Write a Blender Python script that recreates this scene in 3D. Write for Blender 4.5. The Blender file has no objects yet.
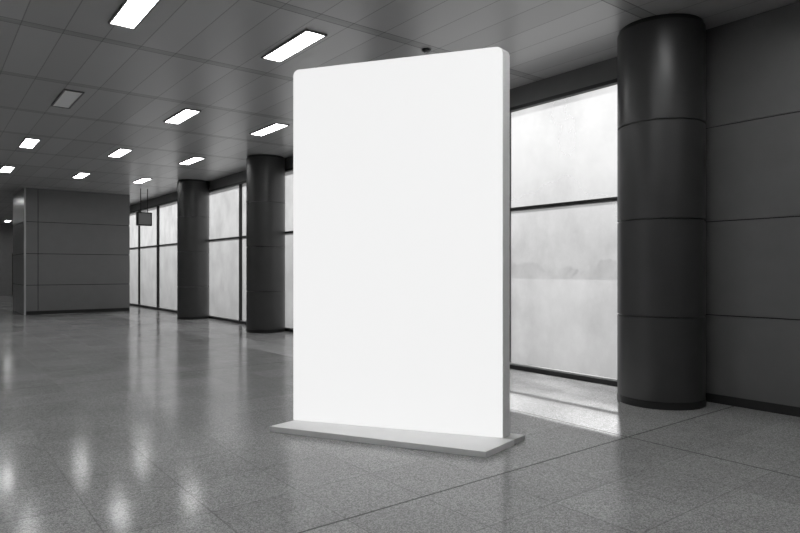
import bpy, bmesh, math, random
from mathutils import Vector, Matrix
S = bpy.context.scene
COL = S.collection
H = 4.25     # ceiling height
WX = 7.1     # plane of the window wall
COLS = [3.78, 8.9, 14.0, 19.1]

# ---------------------------------------------------------------- materials
def mat(name, col=0.5, rough=0.5, metal=0.0, emit=0.0, spec=0.5, noise=0.0, nscale=6.0, bump=0.0, coat=0.0):
    m = bpy.data.materials.new(name); m.use_nodes = True
    nt = m.node_tree; b = nt.nodes['Principled BSDF']
    b.inputs['Base Color'].default_value = (col, col, col, 1)
    b.inputs['Roughness'].default_value = rough
    b.inputs['Metallic'].default_value = metal
    b.inputs['Specular IOR Level'].default_value = spec
    b.inputs['Coat Weight'].default_value = coat
    if emit:
        b.inputs['Emission Color'].default_value = (1, 1, 1, 1)
        b.inputs['Emission Strength'].default_value = emit
    tc = nt.nodes.new('ShaderNodeTexCoord')
    n = nt.nodes.new('ShaderNodeTexNoise'); n.inputs['Scale'].default_value = nscale
    n.inputs['Detail'].default_value = 5
    nt.links.new(tc.outputs['Object'], n.inputs['Vector'])
    mr = nt.nodes.new('ShaderNodeMapRange')
    mr.inputs['To Min'].default_value = max(0, col*(1-noise)); mr.inputs['To Max'].default_value = min(1, col*(1+noise))
    nt.links.new(n.outputs['Fac'], mr.inputs['Value'])
    nt.links.new(mr.outputs['Result'], b.inputs['Base Color'])
    if bump:
        bp = nt.nodes.new('ShaderNodeBump'); bp.inputs['Strength'].default_value = bump
        bp.inputs['Distance'].default_value = 0.002
        nt.links.new(n.outputs['Fac'], bp.inputs['Height']); nt.links.new(bp.outputs['Normal'], b.inputs['Normal'])
    return m

class NT:
    def __init__(s, m): s.t = m.node_tree
    def n(s, typ, **kw):
        x = s.t.nodes.new(typ)
        for k, v in kw.items(): setattr(x, k, v)
        return x
    def m(s, op, a, b=None, c=None):
        x = s.t.nodes.new('ShaderNodeMath'); x.operation = op
        for i, v in enumerate((a, b, c)):
            if v is None: continue
            if isinstance(v, (int, float)): x.inputs[i].default_value = v
            else: s.t.links.new(v, x.inputs[i])
        return x.outputs[0]
    def l(s, a, b): s.t.links.new(a, b)
    def line(s, c, size, off, w):   # 1 on joints at off + k*size
        f = s.m('FRACT', s.m('ADD', s.m('DIVIDE', s.m('SUBTRACT', c, off), size), 0.5+100))
        d = s.m('ABSOLUTE', s.m('SUBTRACT', f, 0.5))
        return s.m('LESS_THAN', d, w/size/2)
    def rng(s, v, a, b, lo=0, hi=1):
        x = s.n('ShaderNodeMapRange'); s.l(v, x.inputs['Value'])
        x.inputs['From Min'].default_value = lo; x.inputs['From Max'].default_value = hi
        x.inputs['To Min'].default_value = a; x.inputs['To Max'].default_value = b
        return x.outputs['Result']

def floor_mat():
    m = bpy.data.materials.new('polished_granite_tiles'); m.use_nodes = True
    N = NT(m); b = m.node_tree.nodes['Principled BSDF']
    tc = N.n('ShaderNodeTexCoord'); sp = N.n('ShaderNodeSeparateXYZ'); N.l(tc.outputs['Object'], sp.inputs[0])
    x, y = sp.outputs[0], sp.outputs[1]
    T = 0.6
    joints = N.m('MAXIMUM', N.line(x, T, 5.03, 0.009), N.line(y, T, 3.15, 0.009))
    big = N.m('MAXIMUM', N.line(x, 12.0, 5.03, 0.018), N.line(y, 6.0, 3.15, 0.018))
    cx = N.m('FLOOR', N.m('DIVIDE', N.m('SUBTRACT', x, 5.03), T)); cy = N.m('FLOOR', N.m('DIVIDE', N.m('SUBTRACT', y, 3.15), T))
    cb = N.n('ShaderNodeCombineXYZ'); N.l(cx, cb.inputs[0]); N.l(cy, cb.inputs[1])
    wn = N.n('ShaderNodeTexWhiteNoise'); N.l(cb.outputs[0], wn.inputs['Vector'])
    g = N.n('ShaderNodeTexNoise'); g.inputs['Scale'].default_value = 140; g.inputs['Detail'].default_value = 3; g.inputs['Roughness'].default_value = 0.9
    N.l(tc.outputs['Object'], g.inputs['Vector'])
    vo = N.n('ShaderNodeTexVoronoi'); vo.inputs['Scale'].default_value = 110
    N.l(tc.outputs['Object'], vo.inputs['Vector'])
    sv = N.n('ShaderNodeSeparateColor'); N.l(vo.outputs['Color'], sv.inputs[0])
    big_n = N.n('ShaderNodeTexNoise'); big_n.inputs['Scale'].default_value = 1.3; big_n.inputs['Detail'].default_value = 4
    N.l(tc.outputs['Object'], big_n.inputs['Vector'])
    v = N.m('MULTIPLY', N.rng(wn.outputs['Value'], 0.93, 1.07), N.rng(g.outputs['Fac'], 0.6, 1.4, 0.36, 0.64))
    v = N.m('MULTIPLY', v, N.rng(sv.outputs[0], 0.68, 1.32))
    v = N.m('MULTIPLY', v, N.rng(big_n.outputs['Fac'], 0.92, 1.08, 0.3, 0.7))
    v = N.m('MULTIPLY', v, 0.35)
    v = N.m('MULTIPLY', v, N.m('SUBTRACT', 1.0, N.m('MULTIPLY', joints, 0.45)))
    v = N.m('MULTIPLY', v, N.m('SUBTRACT', 1.0, N.m('MULTIPLY', big, 0.6)))
    N.l(v, b.inputs['Base Color'])
    b.inputs['IOR'].default_value = 1.23
    b.inputs['Specular IOR Level'].default_value = 0.5
    r = N.rng(wn.outputs['Value'], 0.13, 0.17)
    r = N.m('ADD', r, N.m('MULTIPLY', joints, 0.4))
    N.l(r, b.inputs['Roughness'])
    bp = N.n('ShaderNodeBump'); bp.inputs['Strength'].default_value = 0.2; bp.inputs['Distance'].default_value = 0.001
    N.l(N.m('SUBTRACT', 1.0, joints), bp.inputs['Height'])
    N.l(bp.outputs['Normal'], b.inputs['Normal'])
    return m

def ceiling_mat():
    m = bpy.data.materials.new('metal_plank_ceiling'); m.use_nodes = True
    N = NT(m); b = m.node_tree.nodes['Principled BSDF']
    tc = N.n('ShaderNodeTexCoord'); sp = N.n('ShaderNodeSeparateXYZ'); N.l(tc.outputs['Object'], sp.inputs[0])
    x, y = sp.outputs[0], sp.outputs[1]
    P = 0.42
    j = N.line(x, P, 3.41, 0.012)
    band = N.line(y, 2.18, 5.85, 0.12)
    bedge = N.m('SUBTRACT', N.line(y, 2.18, 5.85, 0.15), band)
    cx = N.m('FLOOR', N.m('DIVIDE', N.m('SUBTRACT', x, 3.41), P)); cy = N.m('FLOOR', N.m('DIVIDE', N.m('SUBTRACT', y, 5.85), 2.18))
    cb = N.n('ShaderNodeCombineXYZ'); N.l(cx, cb.inputs[0]); N.l(cy, cb.inputs[1])
    wn = N.n('ShaderNodeTexWhiteNoise'); N.l(cb.outputs[0], wn.inputs['Vector'])
    v = N.m('MULTIPLY', N.rng(wn.outputs['Value'], 0.91, 1.09), 0.48)
    v = N.m('MULTIPLY', v, N.m('SUBTRACT', 1.0, N.m('MULTIPLY', j, 0.45)))
    v = N.m('MULTIPLY', v, N.m('SUBTRACT', 1.0, N.m('MULTIPLY', band, 0.25)))
    v = N.m('MULTIPLY', v, N.m('SUBTRACT', 1.0, N.m('MULTIPLY', bedge, 0.65)))
    N.l(v, b.inputs['Base Color'])
    b.inputs['Roughness'].default_value = 0.32
    b.inputs['Metallic'].default_value = 0.3
    bp = N.n('ShaderNodeBump'); bp.inputs['Strength'].default_value = 0.3; bp.inputs['Distance'].default_value = 0.004
    N.l(N.m('SUBTRACT', N.m('MULTIPLY', band, 0.5), N.m('ADD', j, bedge)), bp.inputs['Height'])
    N.l(bp.outputs['Normal'], b.inputs['Normal'])
    return m

def glass_mat(name, lowfog, topfog, tint, var=.14):
    m = bpy.data.materials.new(name); m.use_nodes = True
    N = NT(m); t = m.node_tree
    t.nodes.remove(t.nodes['Principled BSDF']); out = t.nodes['Material Output']
    tc = N.n('ShaderNodeTexCoord'); sp = N.n('ShaderNodeSeparateXYZ'); N.l(tc.outputs['Object'], sp.inputs[0])
    z = sp.outputs[2]
    n1 = N.n('ShaderNodeTexNoise'); n1.inputs['Scale'].default_value = 1.0; n1.inputs['Detail'].default_value = 5
    N.l(tc.outputs['Object'], n1.inputs['Vector'])
    n2 = N.n('ShaderNodeTexNoise'); n2.inputs['Scale'].default_value = 1.3; n2.inputs['Detail'].default_value = 8; n2.inputs['Roughness'].default_value = .65
    mp2 = N.n('ShaderNodeMapping'); mp2.inputs['Scale'].default_value = (1.5, 1.5, 1.0)
    N.l(tc.outputs['Object'], mp2.inputs[0]); N.l(mp2.outputs[0], n2.inputs['Vector'])
    tr = N.n('ShaderNodeBsdfTransparent'); tr.inputs[0].default_value = (1, 1, 1, 1)
    tl = N.n('ShaderNodeBsdfTranslucent')
    # condensation film, colour darker toward the foot of the window
    c = N.m('MULTIPLY', N.rng(n2.outputs['Fac'], tint*.8, tint*1.2, 0.3, 0.7), N.rng(z, 0.62, 1.25, 0.0, 3.0)); N.l(c, tl.inputs[0])
    df = N.n('ShaderNodeBsdfDiffuse'); df.inputs[0].default_value = (.5, .5, .5, 1)
    a = N.n('ShaderNodeMixShader'); a.inputs[0].default_value = 0.12; N.l(tl.outputs[0], a.inputs[1]); N.l(df.outputs[0], a.inputs[2])
    mx = N.n('ShaderNodeMixShader')
    fog = N.m('ADD', N.rng(n1.outputs['Fac'], -var, var, 0.35, 0.65), N.rng(z, lowfog, topfog, 1.8, 2.9))
    N.l(fog, mx.inputs[0]); N.l(tr.outputs[0], mx.inputs[1]); N.l(a.outputs[0], mx.inputs[2])
    gl = N.n('ShaderNodeBsdfGlossy'); gl.inputs['Roughness'].default_value = 0.3
    fr = N.n('ShaderNodeFresnel'); fr.inputs[0].default_value = 1.4
    mg = N.n('ShaderNodeMixShader'); N.l(N.m('MULTIPLY', fr.outputs[0], 0.2), mg.inputs[0]); N.l(mx.outputs[0], mg.inputs[1]); N.l(gl.outputs[0], mg.inputs[2])
    N.l(mg.outputs[0], out.inputs[0])
    return m

M_floor = floor_mat(); M_ceil = ceiling_mat()
M_glass = glass_mat('fogged_window_glass', .8, .4, .23, .12); M_glass2 = glass_mat('sun_dimming_window_glass', .95, .92, .25, .03)  # second glass: heavier fog added to cut sun spill from the far windows
M_wall = mat('grey_metal_cladding', 0.165, 0.42, 0.15, noise=0.12, nscale=4)
M_back = mat('dark_joint_backing', 0.015, 0.8)
M_col = mat('dark_satin_column_metal', 0.065, 0.36, 0.35, noise=0.15, nscale=3)
M_colb = mat('dark_column_ring', 0.03, 0.35, 0.5)
M_frame = mat('dark_window_frame', 0.03, 0.4, 0.3)
M_sill = mat('pale_aluminium_sill', 0.55, 0.35, 0.6)
M_kiosk = mat('enclosure_cladding', 0.185, 0.42, 0.15, noise=0.08, nscale=3)
M_steel = mat('brushed_steel', 0.5, 0.3, 0.4, noise=0.1, nscale=20)
M_lit = mat('lit_diffuser', 0.9, 0.5, emit=17.0)
M_unlit = mat('unlit_diffuser', 0.9, 0.5)
M_lframe = mat('light_frame', 0.2, 0.4, 0.3)
M_white = mat('glowing_white_poster', 0.12, 0.6, emit=0.86, spec=0.15)  # even white glow put into the face material
M_edge = mat('silver_board_edge', 0.95, 0.5, 0.0)
M_base = mat('silver_grey_base', 0.9, 0.45, 0.0, noise=0.03)
M_base2 = mat('grey_rear_plate', 0.6, 0.45, 0.0, noise=0.03)
M_plain = mat('plain_plaster', 0.42, 0.7, noise=0.1)
M_black = mat('black_plastic', 0.02, 0.3)
M_screen = mat('dark_screen', 0.05, 0.2)
M_ground = mat('outside_concrete', 0.11, 0.9, noise=0.1, nscale=0.3)
M_haze = mat('hazy_treeline', 0.1, 0.95, noise=0.3, nscale=0.5)
M_dark = mat('dark_door', 0.03, 0.4)

# ---------------------------------------------------------------- helpers
def mesh_obj(name, bm, m, parent=None, bevel=0, smooth=False):
    me = bpy.data.meshes.new(name); bmesh.ops.recalc_face_normals(bm, faces=bm.faces); bm.to_mesh(me); bm.free()
    for mm in (m if isinstance(m, (list, tuple)) else [m]): me.materials.append(mm)
    if smooth:
        for p in me.polygons: p.use_smooth = True
    o = bpy.data.objects.new(name, me); COL.objects.link(o)
    if parent: o.parent = parent
    if bevel:
        b = o.modifiers.new('bevel', 'BEVEL'); b.width = bevel; b.segments = 2; b.limit_method = 'ANGLE'
    return o
def add_box(bm, a, b, mi=0):
    x0, y0, z0 = a; x1, y1, z1 = b
    v = [bm.verts.new(p) for p in ((x0,y0,z0),(x1,y0,z0),(x1,y1,z0),(x0,y1,z0),(x0,y0,z1),(x1,y0,z1),(x1,y1,z1),(x0,y1,z1))]
    for f in ((0,3,2,1),(4,5,6,7),(0,1,5,4),(1,2,6,5),(2,3,7,6),(3,0,4,7)):
        fc = bm.faces.new([v[i] for i in f]); fc.material_index = mi
def boxes(name, lst, m, parent=None, bevel=0):
    bm = bmesh.new()
    for t in lst: add_box(bm, *t)
    return mesh_obj(name, bm, m, parent, bevel)
def empty(name, loc=(0,0,0)):
    o = bpy.data.objects.new(name, None); o.location = loc; o.empty_display_size = .2; COL.objects.link(o); return o
def tag(o, label, cat, group=None, kind=None):
    o['label'] = label; o['category'] = cat
    if group: o['group'] = group
    if kind: o['kind'] = kind
def lathe(name, prof, m, parent=None, seg=96):
    bm = bmesh.new(); rings = []
    for r, z in prof:
        rings.append([bm.verts.new((r*math.cos(2*math.pi*i/seg), r*math.sin(2*math.pi*i/seg), z)) for i in range(seg)])
    for a, b in zip(rings, rings[1:]):
        for i in range(seg): bm.faces.new((a[i], a[(i+1)%seg], b[(i+1)%seg], b[i]))
    bm.faces.new(rings[0]); bm.faces.new(rings[-1])
    o = mesh_obj(name, bm, m, parent)
    for p in o.data.polygons: p.use_smooth = len(p.vertices) == 4
    o.data.set_sharp_from_angle(angle=math.radians(35))
    return o

# ---------------------------------------------------------------- room shell
X0, Y0, Y1 = -7.0, -6.0, 44.0
f = boxes('floor', [((X0-.2, Y0-.2, -.2), (WX+.15, Y1+.2, 0))], M_floor); tag(f, 'polished grey granite tile floor with thin joints', 'floor', kind='structure')
c = boxes('ceiling', [((X0-.2, Y0-.2, H), (WX+.3, Y1+.2, H+.2))], M_ceil); tag(c, 'grey metal plank ceiling with cross bands', 'ceiling', kind='structure')
w = boxes('wall_back', [((X0, Y1, 0), (WX, Y1+.15, H))], M_plain); tag(w, 'plain dark grey end wall of the hall', 'wall', kind='structure')
w = boxes('wall_front', [((X0, Y0-.15, 0), (WX, Y0, H))], M_plain); tag(w, 'plain grey wall closing the hall', 'wall', kind='structure')
w = boxes('wall_left', [((X0-.15, Y0, 0), (X0, Y1, H))], M_plain); tag(w, 'plain grey long wall of the hall', 'wall', kind='structure')
# right wall: cladding panels + header
SE = [0.0, 0.99, 2.05, 3.12, H]
bm = bmesh.new()
add_box(bm, (WX+.02, Y0, 0), (WX+.15, COLS[0]+.25, H), 1)
ys = [Y0, -3.3, -.6, 2.1-.9, COLS[0]+.25]
for i in range(4):
    for j in range(4):
        add_box(bm, (WX, ys[i]+.006, SE[j]+.006), (WX+.021, ys[i+1]-.006, SE[j+1]-.006), 0)
add_box(bm, (WX-.0, COLS[0]+.25, 3.97), (WX+.15, Y1, H), 0)
add_box(bm, (WX-.0, 29.3, 0), (WX+.15, Y1, 3.97), 0)
w = mesh_obj('wall_right', bm, [M_wall, M_back]); tag(w, 'dark grey metal panel wall with header over windows', 'wall', kind='structure')
t = boxes('baseboard_right', [((WX-.015, Y0, 0), (WX, 3.55, .1))], M_frame, bevel=.003); tag(t, 'dark skirting under the panelled wall', 'baseboard', kind='structure')

# windows
bays = [(COLS[0]+.25, COLS[1]), (COLS[1], COLS[2]), (COLS[2], COLS[3]), (COLS[3], 24.2), (24.2, 29.3)]
mulls = [6.52, 11.45, 16.55, 21.65, 26.75]
for k, ((a, b), mu) in enumerate(zip(bays, mulls)):
    F0, F1 = WX+.0, WX+.09
    z0, z1, zt = .0, 3.97, 2.42
    L = [((F0, a, z0), (F1, a+.06, z1)), ((F0, b-.06, z0), (F1, b, z1)),
         ((F0, a+.06, z0), (F1, b-.06, z0+.06)), ((F0, a+.06, z1-.05), (F1, b-.06, z1)),
         ((F0, mu-.03, z0+.06), (F1, mu+.03, z1-.05)),
         ((F0, a+.06, zt-.025), (F1, mu-.03, zt+.025)), ((F0, mu+.03, zt-.025), (F1, b-.06, zt+.025))]
    wdw = boxes('window_%d' % (k+1), L, M_frame)
    tag(wdw, 'tall dark-framed window with fogged panes and a transom', 'window', kind='structure')
    G = []
    for (ya, yb) in ((a+.06, mu-.03), (mu+.03, b-.06)):
        for (za, zb) in ((z0+.06, zt-.025), (zt+.025, z1-.05)):
            G.append((ya, yb, za, zb))
    bm = bmesh.new()
    for ya, yb, za, zb in G:
        v = [bm.verts.new(p) for p in ((WX+.07, ya, za), (WX+.07, yb, za), (WX+.07, yb, zb), (WX+.07, ya, zb))]
        bm.faces.new(v)
    g = mesh_obj('glass', bm, M_glass if k == 0 else M_glass2, wdw)
    s = boxes('sill', [((WX+.012, a+.06, z0+.06), (WX+.06, b-.06, z0+.085))], M_sill, wdw)
    s['label'] = 'pale aluminium sill strip'

# end-wall door (far, dark)
d = boxes('door_1', [((4.4, Y1-.05, 0), (4.48, Y1, 2.5)), ((6.0, Y1-.05, 0), (6.08, Y1, 2.5)), ((4.48, Y1-.05, 2.42), (6.0, Y1, 2.5)), ((4.48, Y1-.03, 0), (5.23, Y1, 2.42)), ((5.25, Y1-.03, 0), (6.0, Y1, 2.42))], M_dark)
tag(d, 'dark double door in the end wall', 'door', kind='structure')

# ---------------------------------------------------------------- columns
for k, y in enumerate(COLS):
    e = empty('column', (6.69, y, 0)); R = .465
    prof = [(R, .08)]
    for s_ in SE[1:-1]:
        prof += [(R, s_-.010), (R-.02, s_-.008), (R-.02, s_+.008), (R, s_+.010)]
    prof += [(R, H-.05)]
    lathe('shaft', prof, M_col, e)
    lathe('base_ring', [(R+.004, 0), (R+.004, .07), (R-.01, .08)], M_colb, e)
    lathe('top_collar', [(R-.02, H-.05), (R-.02, H)], M_colb, e)
    tag(e, 'round dark grey metal-clad column beside the windows', 'column', 'row of round columns along the windows')

# ---------------------------------------------------------------- clad enclosure at far end
KX0, KX1, KY0, KY1, KH = 2.74, 6.07, 24.0, 27.1, H-.004
e = empty('panelled_enclosure', ((KX0+KX1)/2, KY0, 0))
def kb(name, l, m, bevel=0):
    o = boxes(name, l, m, e, bevel); o.matrix_parent_inverse = Matrix.Translation(e.location).inverted(); return o
kb('core', [((KX0+.03, KY0+.03, 0), (KX1-.03, KY1, KH))], M_back)
L = []
for j in range(4):
    z0 = .12 if j == 0 else SE[j]+.01
    z1 = KH if j == 3 else SE[j+1]-.01
    L.append(((KX0+.42, KY0, z0), (KX1, KY0+.029, z1)))
    L.append(((KX0+.06, KY0, z0), (KX0+.4, KY0+.029, z1)))
kb('front_panels', L, M_kiosk)
ZS = SE[:-1]+[KH+.01]
kb('side_panels', [((KX0, KY0+.07, ZS[j]+.01), (KX0+.029, KY1, ZS[j+1]-.01)) for j in range(4)], M_steel)['label'] = 'satin steel side cladding'
kb('side_panels', [((KX1-.029, KY0+.03, ZS[j]+.01), (KX1, KY1, ZS[j+1]-.01)) for j in range(4)], M_kiosk)
kb('corner_post', [((KX0, KY0, 0), (KX0+.055, KY0+.06, KH))], M_steel)
kb('plinth', [((KX0+.06, KY0+.005, 0), (KX1, KY0+.029, .11))], M_frame)
tag(e, 'floor-to-ceiling enclosure clad in dark grey panels', 'enclosure')

# ---------------------------------------------------------------- ceiling lights
def light(x, y, lit=True):
    e = empty('ceiling_light', (x, y, H)); w, l = .12, .57
    boxes('frame', [((-w-.02, -l-.02, -.02), (-w, l+.02, 0)), ((w, -l-.02, -.02), (w+.02, l+.02, 0)),
                    ((-w, -l-.02, -.02), (w, -l, 0)), ((-w, l, -.02), (w, l+.02, 0))], M_lframe, e)
    boxes('diffuser', [((-w, -l, -.012), (w, l, 0))], M_lit if lit else M_unlit, e)
    tag(e, 'long rectangular ceiling light panel, glowing white' if lit else 'long rectangular ceiling light panel, switched off', 'ceiling light', 'ceiling light panels')
for y in (-1.95, 2.45, 6.83, 11.15, 15.52, 19.9):
    for x in (1.87, 3.7, 5.39):
        light(x - (.08 if y < 8 else 0), y, not (x == 1.87 and y == 11.15))
for y in (-1.95, 2.45, 6.83, 11.15, 15.52, 19.9):
    light(-.2, y); light(-2.6, y)  # unseen extra rows, added to brighten the hall
for x, y in ((3.9, 32.45), (3.9, 36.75), (5.6, 32.45), (1.87, 28.6), (.2, 33), (.2, 39), (3.9, 41)):
    light(x, y)
e = empty('ceiling_camera', (5.0, 5.92, H))
lathe('mount', [(.06, -.012), (.06, 0)], M_black, e, 32)
lathe('dome', [(.02, -.032), (.035, -.028), (.045, -.022), (.05, -.012)], M_screen, e, 32)
tag(e, 'small black dome camera under the ceiling', 'security camera')

# hanging monitor
e = empty('hanging_monitor', (6.0, 21.9, H))
boxes('rod', [((-.12, -.01, -.8), (-.1, .01, 0))], M_black, e)
boxes('rod', [((.1, -.01, -.8), (.12, .01, 0))], M_black, e)
boxes('casing', [((-.24, -.09, -1.25), (.24, .09, -.8))], M_frame, e, .01)
boxes('screen', [((-.2, -.096, -1.21), (.2, -.089, -.84))], M_kiosk, e)
tag(e, 'small dark monitor hanging from the ceiling on rods', 'monitor')

# ---------------------------------------------------------------- display board
FL = Vector((2.565, 5.295)); FR = Vector((3.571, 3.493)); BR = Vector((4.254, 3.647)); BL = FL + (BR-FR)
LF = Vector((2.855, 5.377)); RF = Vector((3.977, 3.688)); TD = Vector((.976, .22))*.12
e = empty('advertising_board', (3.42, 4.5, 0)); PI = Matrix.Translation(e.location).inverted()
def prism(bm, pts, z0, z1):
    lo = [bm.verts.new((p.x, p.y, z0)) for p in pts]; hi = [bm.verts.new((p.x, p.y, z1)) for p in pts]
    bm.faces.new(lo[::-1]); bm.faces.new(hi)
    n = len(pts)
    for i in range(n): bm.faces.new((lo[i], lo[(i+1)%n], hi[(i+1)%n], hi[i]))
D = BR-FR; E = (FR-FL).normalized()
bm = bmesh.new(); prism(bm, [FL, FR, FR+D*.66, FL+D*.66], 0, .05)
o = mesh_obj('front_plate', bm, M_base, e, .003); o.matrix_parent_inverse = PI; o['label'] = 'flat silver-grey front floor plate'
bm = bmesh.new(); prism(bm, [FL+D*.665+E*.02, FR+D*.665-E*.02, BR-E*.02, BL+E*.02], 0, .04)
o = mesh_obj('rear_plate', bm, M_base2, e, .003); o.matrix_parent_inverse = PI; o['label'] = 'grey rear floor plate'
ZT, ZB, RC = 3.435, .05, .06
ax = (RF-LF); Ln = ax.length; ax.normalize()
def outline(inset=0):
    r = RC-inset; pts = [(inset, ZB+inset*0), (Ln-inset, ZB)]
    for i in range(9):
        a = math.pi/2*i/8; pts.append((Ln-RC+r*math.cos(a), ZT-RC+r*math.sin(a)))
    for i in range(9):
        a = math.pi/2+math.pi/2*i/8; pts.append((RC+r*math.cos(a), ZT-RC+r*math.sin(a)))
    return pts
def slab(name, inset, t0, t1, m):
    bm = bmesh.new(); ps = outline(inset); rows = []
    for t in (t0, t1):
        off = TD.normalized()*t
        rows.append([bm.verts.new((LF.x+ax.x*s+off.x, LF.y+ax.y*s+off.y, z)) for s, z in ps])
    bm.faces.new(rows[0]); bm.faces.new(rows[1][::-1]); n = len(ps)
    for i in range(n): bm.faces.new((rows[0][i], rows[0][(i+1)%n], rows[1][(i+1)%n], rows[1][i]))
    o = mesh_obj(name, bm, m, e); o.matrix_parent_inverse = PI; return o
slab('housing', 0, .004, .12, M_edge)['label'] = 'silver-grey board housing'
slab('poster_face', .003, 0, .004, M_white)['label'] = 'blank white glowing face'
tag(e, 'tall blank white freestanding board on silver base', 'advertising board')

# ---------------------------------------------------------------- outside
o = boxes('outside_ground', [((WX+.16, -60, -.5), (160, 140, -.25))], M_ground); tag(o, 'pale concrete apron outside the windows', 'ground', kind='structure')
random.seed(4)
bm = bmesh.new(); prev = None; y = -40.0
while y < 138:
    hh = 2.4 + .9*math.sin(y*.23) + .6*math.sin(y*.77+1) + random.uniform(-.35, .35)
    cur = (bm.verts.new((95, y, -.25)), bm.verts.new((98, y, max(.8, hh))), bm.verts.new((101, y, -.25)))
    if prev:
        bm.faces.new((prev[0], cur[0], cur[1], prev[1])); bm.faces.new((prev[1], cur[1], cur[2], prev[2]))
    prev = cur; y += .5
o = mesh_obj('distant_treeline', bm, M_haze); tag(o, 'hazy grey line of trees on the horizon outside', 'trees', kind='stuff')

# ---------------------------------------------------------------- light
wd = bpy.data.worlds.new('world'); S.world = wd; wd.use_nodes = True
nt = wd.node_tree; bg = nt.nodes['Background']
bg.inputs[0].default_value = (1, 1, 1, 1)
tc = nt.nodes.new('ShaderNodeTexCoord'); sp = nt.nodes.new('ShaderNodeSeparateXYZ'); mr = nt.nodes.new('ShaderNodeMapRange')
nt.links.new(tc.outputs['Generated'], sp.inputs[0]); nt.links.new(sp.outputs[2], mr.inputs['Value'])
mr.inputs['From Min'].default_value = 0; mr.inputs['From Max'].default_value = .22
mr.inputs['To Min'].default_value = .6; mr.inputs['To Max'].default_value = 1.12
nt.links.new(mr.outputs[0], bg.inputs[1])
sn = bpy.data.lights.new('sun', 'SUN'); sn.energy = 14; sn.angle = math.radians(1.2)
so = bpy.data.objects.new('sun', sn); COL.objects.link(so)
so.rotation_euler = Vector((-1, -.66, -1.75)).to_track_quat('-Z', 'Y').to_euler()

cam = bpy.data.cameras.new('camera'); co = bpy.data.objects.new('camera', cam); COL.objects.link(co)
co.location = (0, 0, 1.5); co.rotation_euler = (math.radians(90), 0, -math.radians(37.75))
cam.sensor_width = 36; cam.lens = 27.9; cam.shift_y = 3.5/800; cam.clip_end = 500
S.camera = co
S.view_settings.view_transform = 'Standard'
